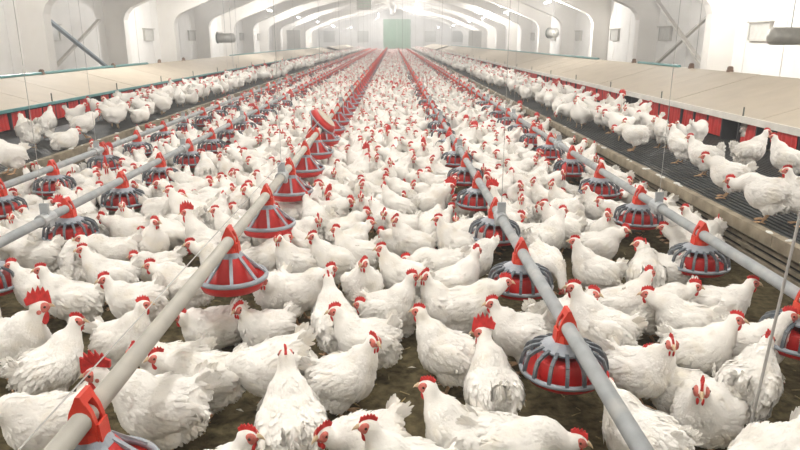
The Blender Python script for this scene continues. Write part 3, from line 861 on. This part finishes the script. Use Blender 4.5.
def H_(px, py, deg, pose, label=None, z=0, s=1.0, dirty=False):
    """a bird whose body centre is seen at px,py; deg: 0 faces right, 90 away, 180 left, 270 to the camera"""
    if py > 250 and z == 0: py += min(8, (py - 250) * .08)
    x, y = at(px, py, z + CENTRE[pose]*s*HS)
    deg += math.degrees(math.atan2(y, x)) - 90
    HENS.append([x, y, z, R(deg), pose, s * HS, label, dirty]); occupy(x, y, R(deg), s)
W = 'white hen '
H_(45, 418, 182, 'M0', W + 'cut by the left edge, tail beside the front feeder bracket')
H_(52, 362, 20, 'AR', W + 'with ruffled tail to the left, head raised, behind front left hen')
H_(160, 402, 178, 'X1', 'large white rooster with big red comb behind the raised front pipe', s=1.12)
H_(174, 362, 200, 'ML', W + 'looking left just above the front rooster\'s back')
H_(206, 372, 185, 'M0', W + 'with red face turned left, right of the front rooster')
H_(272, 362, 186, 'P0', W + 'pecking with lowered head in front of the big back-turned hen', s=1.08)
H_(291, 420, 92, 'A0', 'large white hen seen from behind with soiled yellowish neck', s=1.1)
H_(345, 372, -12, 'AR', W + 'standing in profile facing right, both legs showing, bare litter before it')
H_(212, 482, -20, 'A0', W + 'cut by the bottom edge, facing right, below the pecking hen')
H_(366, 440, 222, 'M0', W + 'at the bottom edge with tail pointing up, head turned down left')
H_(408, 468, 188, 'A0', W + 'cut by the bottom edge, facing left, only head and neck showing')
H_(462, 432, 172, 'A0', W + 'with upright neck facing left, a dark speck on its shoulder')
H_(512, 442, 0, 'F0', W + 'stretching its neck to the right at the bottom below the nearest pan')
H_(492, 384, 100, 'X2', 'large white rooster seen from behind with tall red comb')
H_(446, 347, 168, 'A0', W + 'facing left behind the back-turned rooster')
H_(446, 305, 190, 'AL', W + 'facing left at centre, head just above another hen\'s head')
H_(366, 336, 182, 'AT', W + 'facing left with fanned tail, above the bare litter patch')
H_(640, 432, 150, 'MR', W + 'hunched at the bottom edge right of the nearest pipe')
H_(707, 408, 258, 'S0', W + 'sitting face-on to the camera at lower right', s=1.14)
H_(680, 386, 178, 'S0', W + 'sitting facing left, behind the face-on sitting hen')
H_(750, 378, 78, 'M0', W + 'with fluffy rear to the camera, right of the face-on sitting hen')
H_(768, 458, 235, 'P0', W + 'at the bottom edge behind the slanting cable, tail up')
H_(640, 366, -28, 'AR', W + 'facing right, right of the nearest pan with its breast to the camera')
H_(700, 345, -8, 'A0', W + 'standing large in profile facing right, leg showing, at lower right')
H_(755, 340, -25, 'AL', W + 'with raised head touching the slanting cable')
H_(718, 304, 0, 'AT', W + 'facing right below the far right line, head in front of its pan')
H_(683, 318, 190, 'M0', W + 'with tail up, facing left, behind the large right profile hen')
H_(655, 305, 12, 'M0', W + 'facing right with lowered head, below the far right pan')
H_(622, 303, 5, 'AL', W + 'with upright red face toward the camera, right of the pipe')
H_(600, 325, 184, 'A0', W + 'large, upright, facing left just right of the near pipe', s=1.08)
H_(520, 330, 188, 'AT', W + 'facing left with raised tail, directly below second pan right of centre')
H_(560, 316, 30, 'MR', W + 'half hidden behind the near pipe, facing right')
H_(545, 265, 300, 'P0', W + 'pecking beside the second pan right of centre')
H_(594, 272, 180, 'A0', W + 'in profile facing left with tail to the right, right of pan')
H_(598, 248, 10, 'MR', W + 'facing right behind the long left-facing hen')
H_(660, 270, 186, 'AT', W + 'facing left with raised head, left of the far right pan')
H_(690, 250, 185, 'M0', W + 'facing left behind the pan on far right line')
H_(18, 338, 300, 'X2', 'large white rooster at the left edge with red comb', s=1.1)
H_(125, 335, -42, 'AL', W + 'facing right with raised tail, left of the raised pipe')
H_(72, 298, 168, 'A0', W + 'facing left, fluffy body, above the left front hen')
H_(110, 276, 180, 'A0', W + 'in profile facing left, bright red face, below inner left line')
H_(136, 300, 188, 'AT', W + 'facing left with tall pointed tail beside the raised pipe')
H_(78, 262, 96, 'F0', W + 'feeding head-first into a pan on the inner left line')
H_(42, 290, 152, 'AT', W + 'facing left near the left edge with raised tail')
H_(34, 258, 188, 'M0', W + 'sitting low left of the inner left pan')
H_(113, 254, 188, 'M0', W + 'small-looking, facing left, right of the inner left pan')
H_(152, 246, 280, 'AL', W + 'breast-on below the inner left line')
H_(158, 268, 200, 'S1', W + 'sitting and facing left between breast-on hen and raised pipe')
H_(186, 284, 172, 'M0', W + 'facing left behind the raised pipe')
H_(127, 226, 262, 'A0', W + 'breast-on to the camera right of second pan on inner left line')
H_(211, 325, 205, 'S1', W + 'crouching under the second raised pan, facing left', s=1.05)
H_(266, 326, 205, 'S0', W + 'facing left right of the second raised pan')
H_(276, 290, 250, 'M0', W + 'behind the second raised pan with its tail up')
H_(302, 290, -20, 'ML', W + 'looking right, centre left, below raised pans')
H_(334, 318, 100, 'A0', W + 'with long upright neck seen from behind, centre left')
H_(297, 264, 200, 'AL', W + 'facing left beside the third raised pan')
H_(262, 262, 20, 'M0', W + 'under the third raised pan, facing right')
H_(332, 262, 205, 'A0', W + 'facing left, right of the third raised pan')
H_(363, 285, 280, 'AR', W + 'breast-on at centre with its face turned left')
H_(402, 276, 195, 'A0', W + 'with tall neck facing left at centre')
H_(390, 306, -22, 'AL', W + 'facing right at centre, head turned aside')
H_(386, 316, 202, 'S1', W + 'low at centre, facing left between taller hens')
H_(440, 266, 195, 'F0', W + 'stretched out facing left, left of second pan right of centre')
H_(456, 282, 10, 'AL', W + 'facing right, left of the second pan right of centre')
H_(472, 262, 20, 'ML', W + 'facing right, just left of the third pan right of centre')
H_(468, 304, 8, 'M0', W + 'long-bodied, facing right toward the second pan right of centre', s=1.05)
H_(356, 256, 200, 'AR', W + 'facing left above the breast-on centre hen')
H_(412, 246, 190, 'AL', W + 'facing left behind the tall-necked centre hen')
H_(456, 246, 190, 'A0', W + 'facing left, left of the third pan right of centre')
H_(222, 262, 180, 'M0', W + 'hidden in part by the second raised pan')
H_(235, 235, 185, 'A0', W + 'facing left between two raised pans')
H_(190, 215, 180, 'A0', W + 'standing large facing left between the left lines and raised line', s=1.08)
H_(430, 205, 5, 'X1', 'white rooster with big wattles facing right amid the centre flock')
H_(100, 172, 20, 'X0', 'white rooster between the two left lines with large red wattles')
H_(645, 275, 95, 'M0', W + 'with its rear to the camera left of the far right pan')
H_(560, 230, 185, 'A0', W + 'facing left, right of the third pan right of centre')
# on the slatted platforms
Z = SLZ
H_(767, 195, 178, 'F0', W + 'reaching down to the left on the right platform, large', Z, 1.08)
H_(728, 176, 182, 'M0', W + 'facing left on the right platform behind the reaching one', Z)
H_(704, 157, 165, 'AT', W + 'standing upright on the right platform, foot lifted', Z)
H_(681, 146, 150, 'AL', W + 'standing on the right platform left of the upright one', Z)
H_(664, 133, 120, 'M0', W + 'turned away on the right platform with its back showing', Z)
H_(634, 135, 182, 'F0', W + 'long and low in profile on the right platform', Z)
H_(612, 120, 175, 'M0', W + 'on the right platform, left of the long low one', Z)
H_(750, 152, 20, 'A0', W + 'on the right platform facing right below the grey one', Z)
H_(752, 130, 60, 'M0', 'grey soiled hen beside the red curtains on the right', Z, .95, True)
H_(786, 160, 170, 'A0', W + 'on the right platform near the curtains at the right edge', Z)
H_(803, 200, 200, 'A0', W + 'cut by the right edge on the right platform', Z)
H_(585, 112, 170, 'A0', W + 'on the right platform, far left of the long low one', Z)
H_(8, 155, 210, 'AL', W + 'on the left platform cut by the left edge', Z)
H_(28, 132, 110, 'AT', W + 'broad back to the camera on the left platform', Z, 1.08)
H_(47, 124, 60, 'A0', W + 'behind the broad-backed one on the left platform', Z)
H_(66, 141, 4, 'S1', W + 'lying down on the left platform facing right', Z)
H_(84, 124, 8, 'M0', W + 'standing on the left platform facing right behind the lying one', Z)
H_(113, 111, 190, 'AL', W + 'on the left platform, third standing to the right of the lying one', Z)
H_(135, 106, 70, 'M0', W + 'on the left platform turned away toward the curtains', Z)
H_(158, 108, 0, 'S1', W + 'resting low on the left platform facing right', Z)
H_(160, 97, 190, 'A0', W + 'on the left platform behind the resting right-facing one', Z)
H_(196, 93, 0, 'M0', W + 'on the left platform near its edge, facing right', Z)
NHAND = len(HENS)
# everyone else: packed between the lines, kept off the pans and out of each other
FILL = ['A0', 'AL', 'AR', 'AL', 'AR', 'AT', 'M0', 'ML', 'MR', 'M0', 'ML', 'MR', 'F0', 'P0', 'S0', 'S1', 'S0']
PG = {}
for x, y in PAN_XY + [(x, y) for _, x, y, _ in far]: PG.setdefault(int(y // 1), []).append((x, y))
def clear_pan(x, y, r=.27):
    for k in (-1, 0, 1):
        for px, py in PG.get(int(y // 1) + k, ()):
            if abs(px + .8) > .1 and ((px-x)/r)**2 + ((py-y)/(r*1.55 if y < py else r))**2 < 1: return False
    return True
def fill(xa, xb, ya, yb, z, tries, mind, pose_list, skip=None):
    n = 0
    for _ in range(tries):
        x, y = rnd.uniform(xa, xb), rnd.uniform(ya, yb)
        if skip and skip(x, y): continue
        if z == 0 and not clear_pan(x, y): continue
        best = None
        for q in range(4):
            th = rnd.choice((0, 180, 180, 200, 160, 270, 90, 20, -20, 230, 310)) + rnd.uniform(-25, 25)
            o_ = overlap(x, y, R(th))
            if best is None or o_ > best[0]: best = (o_, th)
        if best[0] < mind: continue
        pose = rnd.choice(pose_list) if rnd.random() > .03 else rnd.choice(('X0', 'X1'))
        HENS.append([x, y, z, R(best[1]), pose, rnd.uniform(.92, 1.06) * HS, None, False]); occupy(x, y, R(best[1])); n += 1
    return n
XA, XB = -3.38, 2.2
def open_near(x, y):
    # the hand-placed foreground reaches to where the photograph's crowd closes up
    px = 393 + F * x / (y * math.cos(PITCH) + 1.3 * math.sin(PITCH))
    return y < 4.25 - (.55 if px < 20 else 0)
fill(XA, XB, 3.6, 9.5, 0, 12000, .148, FILL, open_near)
for k in range(9):
    ya = 9.5 + k * 9.3
    fill(XA, XB, ya, ya + 9.3, 0, 6500, .15, FILL)
def slat_dens(x, y): return rnd.random() < .0
SF = ['M0', 'ML', 'MR', 'F0', 'S0', 'S1', 'M0', 'P0', 'AL']
fill(2.58, 3.55, 7.4, 92, SLZ, 1900, .215, SF)
fill(-4.65, -3.75, 9.2, 92, SLZ, 1700, .22, SF)
print('HENS', len(HENS), 'hand', NHAND)
# rank: the 300 that show largest stand as birds of their own
def zdepth(h): return h[1] * math.cos(PITCH) + (CAMH - h[2] - .2) * math.sin(PITCH)
def inview(h):
    zc = zdepth(h)
    if zc < .5: return False
    px = 393 + F * h[0] / zc
    return -25 < px < 825
order = list(range(NHAND)) + sorted([i for i in range(NHAND, len(HENS)) if inview(HENS[i])], key=lambda i: zdepth(HENS[i]))
solo = set(order[:300])
def facing(th):
    a = math.degrees(th) % 360
    return 'facing right' if a < 45 or a >= 315 else 'facing away' if a < 135 else 'facing left' if a < 225 else 'facing front'
def posture(p): return {'A': 'head up', 'M': 'head forward', 'F': 'neck stretched', 'P': 'pecking', 'S': 'sitting', 'X': 'rooster'}[p[0]]
def zone(x, z):
    if z > 0: return 'on the left platform' if x < 0 else 'on the right platform'
    if x < LINES[4][1]: return 'beside the left platform'
    if x < LINES[3][1]: return 'between the two left lines'
    if x < LINES[0][1]: return 'between inner left and raised lines'
    if x < LINES[1][1]: return 'between the two middle lines'
    if x < LINES[2][1]: return 'between the two right lines'
    return 'beside the right platform'
cls = {}
for i in sorted(solo, key=lambda i: zdepth(HENS[i])):
    h = HENS[i]; key = (facing(h[3]), posture(h[4]), zone(h[0], h[2])); cls.setdefault(key, []).append(i)
    if not h[6]:
        kind = 'white rooster' if h[4][0] == 'X' else 'white hen'
        pst = '' if h[4][0] == 'X' else ', ' + posture(h[4])
        h[6] = '%s %s%s, %s %s' % (kind, key[0], pst, near(len(cls[key])), key[2])
PARTS = [('body', 'body'), ('tail', 'tail'), ('face', 'face'), ('comb', 'comb'), ('wattle', 'wattle_l'), ('wattle', 'wattle_r'), ('beak', 'beak'), ('eye', 'eye_l'), ('eye', 'eye_r'), ('leg', 'leg_l'), ('leg', 'leg_r')]
DIRTY = {}
for i in sorted(solo):
    x, y, z, th, pose, s, lab, dirty = HENS[i]
    male = pose[0] == 'X'
    o = empty('rooster' if male else 'hen', (x, y, z + .002), th, s)
    tag(o, lab, 'rooster' if male else 'hen', 'roosters in the flock' if male else ('hens on the slatted platforms' if z > 0 else 'hens on the litter floor'))
    sm = zdepth(HENS[i]) > 7
    for nm, k in PARTS:
        if sm and k in ('eye_l', 'eye_r'): continue
        me = POSES[pose][k]
        if dirty and k in ('body', 'tail'):
            me = me.copy(); me.materials.clear(); me.materials.append(M['feather_dirty'])
        link(nm, me, o)
# the rest of the flock
def flock(name, idxs, key, label):
    Vs = []; Fs = []; Ms = []; n = 0
    for i in idxs:
        x, y, z, th, pose, s, lab, d_ = HENS[i]
        v, f, mi = POSES[pose][key]
        c, q = math.cos(th)*s, math.sin(th)*s
        w_ = np.empty_like(v); w_[:, 0] = v[:, 0]*c - v[:, 1]*q + x; w_[:, 1] = v[:, 0]*q + v[:, 1]*c + y; w_[:, 2] = v[:, 2]*s + z
        Vs.append(w_); Fs.extend([tuple(a + n for a in t) for t in f]); Ms += mi; n += len(v)
    me = bpy.data.meshes.new(name)
    V = np.concatenate(Vs); lens = np.fromiter((len(t) for t in Fs), dtype=np.int32); flat = np.fromiter((a for t in Fs for a in t), dtype=np.int32)
    me.vertices.add(len(V)); me.vertices.foreach_set('co', V.ravel())
    me.loops.add(len(flat)); me.loops.foreach_set('vertex_index', flat)
    me.polygons.add(len(lens)); me.polygons.foreach_set('loop_start', np.concatenate(([0], np.cumsum(lens)[:-1])).astype(np.int32))
    for mm in ('feather_far', 'face', 'comb', 'beak'): me.materials.append(M[mm])
    me.polygons.foreach_set('material_index', np.array(Ms, dtype=np.int32)); me.polygons.foreach_set('use_smooth', np.ones(len(lens), dtype=bool))
    me.update(calc_edges=True); me.validate()
    o = link(name, me); tag(o, label, 'flock', kind='stuff'); return o
rest = [i for i in range(len(HENS)) if i not in solo and inview(HENS[i])]
mid_ = [i for i in rest if zdepth(HENS[i]) < 24]; lo_ = [i for i in rest if zdepth(HENS[i]) >= 24]
flock('flock', mid_, '_mid', 'white hens with red combs crowded across the middle of the barn')
flock('flock', lo_, '_lo', 'white hens too far to tell apart, crowding toward the green gate')
print('mid', len(mid_), 'lo', len(lo_))
# loose feathers and straw on the litter
mb = MB(); ms = MB()
for k in range(150):
    x, y, a, l = rnd.uniform(-2.4, 2.2), rnd.uniform(1.5, 4.5), rnd.uniform(0, 6.28), rnd.uniform(.008, .026)
    c, s = math.cos(a)*l, math.sin(a)*l
    mb.add([(x-c, y-s, .017), (x-s*.35, y+c*.35, .022), (x+c, y+s, .019), (x+s*.35, y-c*.35, .022), (x, y, .026)], [(0, 3, 4), (3, 2, 4), (2, 1, 4), (1, 0, 4)])
for k in range(900):
    x, y, a, l = rnd.uniform(-3, 2.3), rnd.uniform(1.4, 5), rnd.uniform(0, 6.28), rnd.uniform(.015, .05)
    z = .012
    ms.bar((x, y, z), (x + math.cos(a)*l, y + math.sin(a)*l, z + rnd.uniform(0, .01)), .003, .003)
o = mb.build('loose_feathers', M['feather_bit']); tag(o, 'small pale feathers scattered on the litter', 'feathers', kind='stuff')
o = ms.build('straw_bits', M['straw']); tag(o, 'short straw bits strewn over the brown litter', 'straw', kind='stuff')
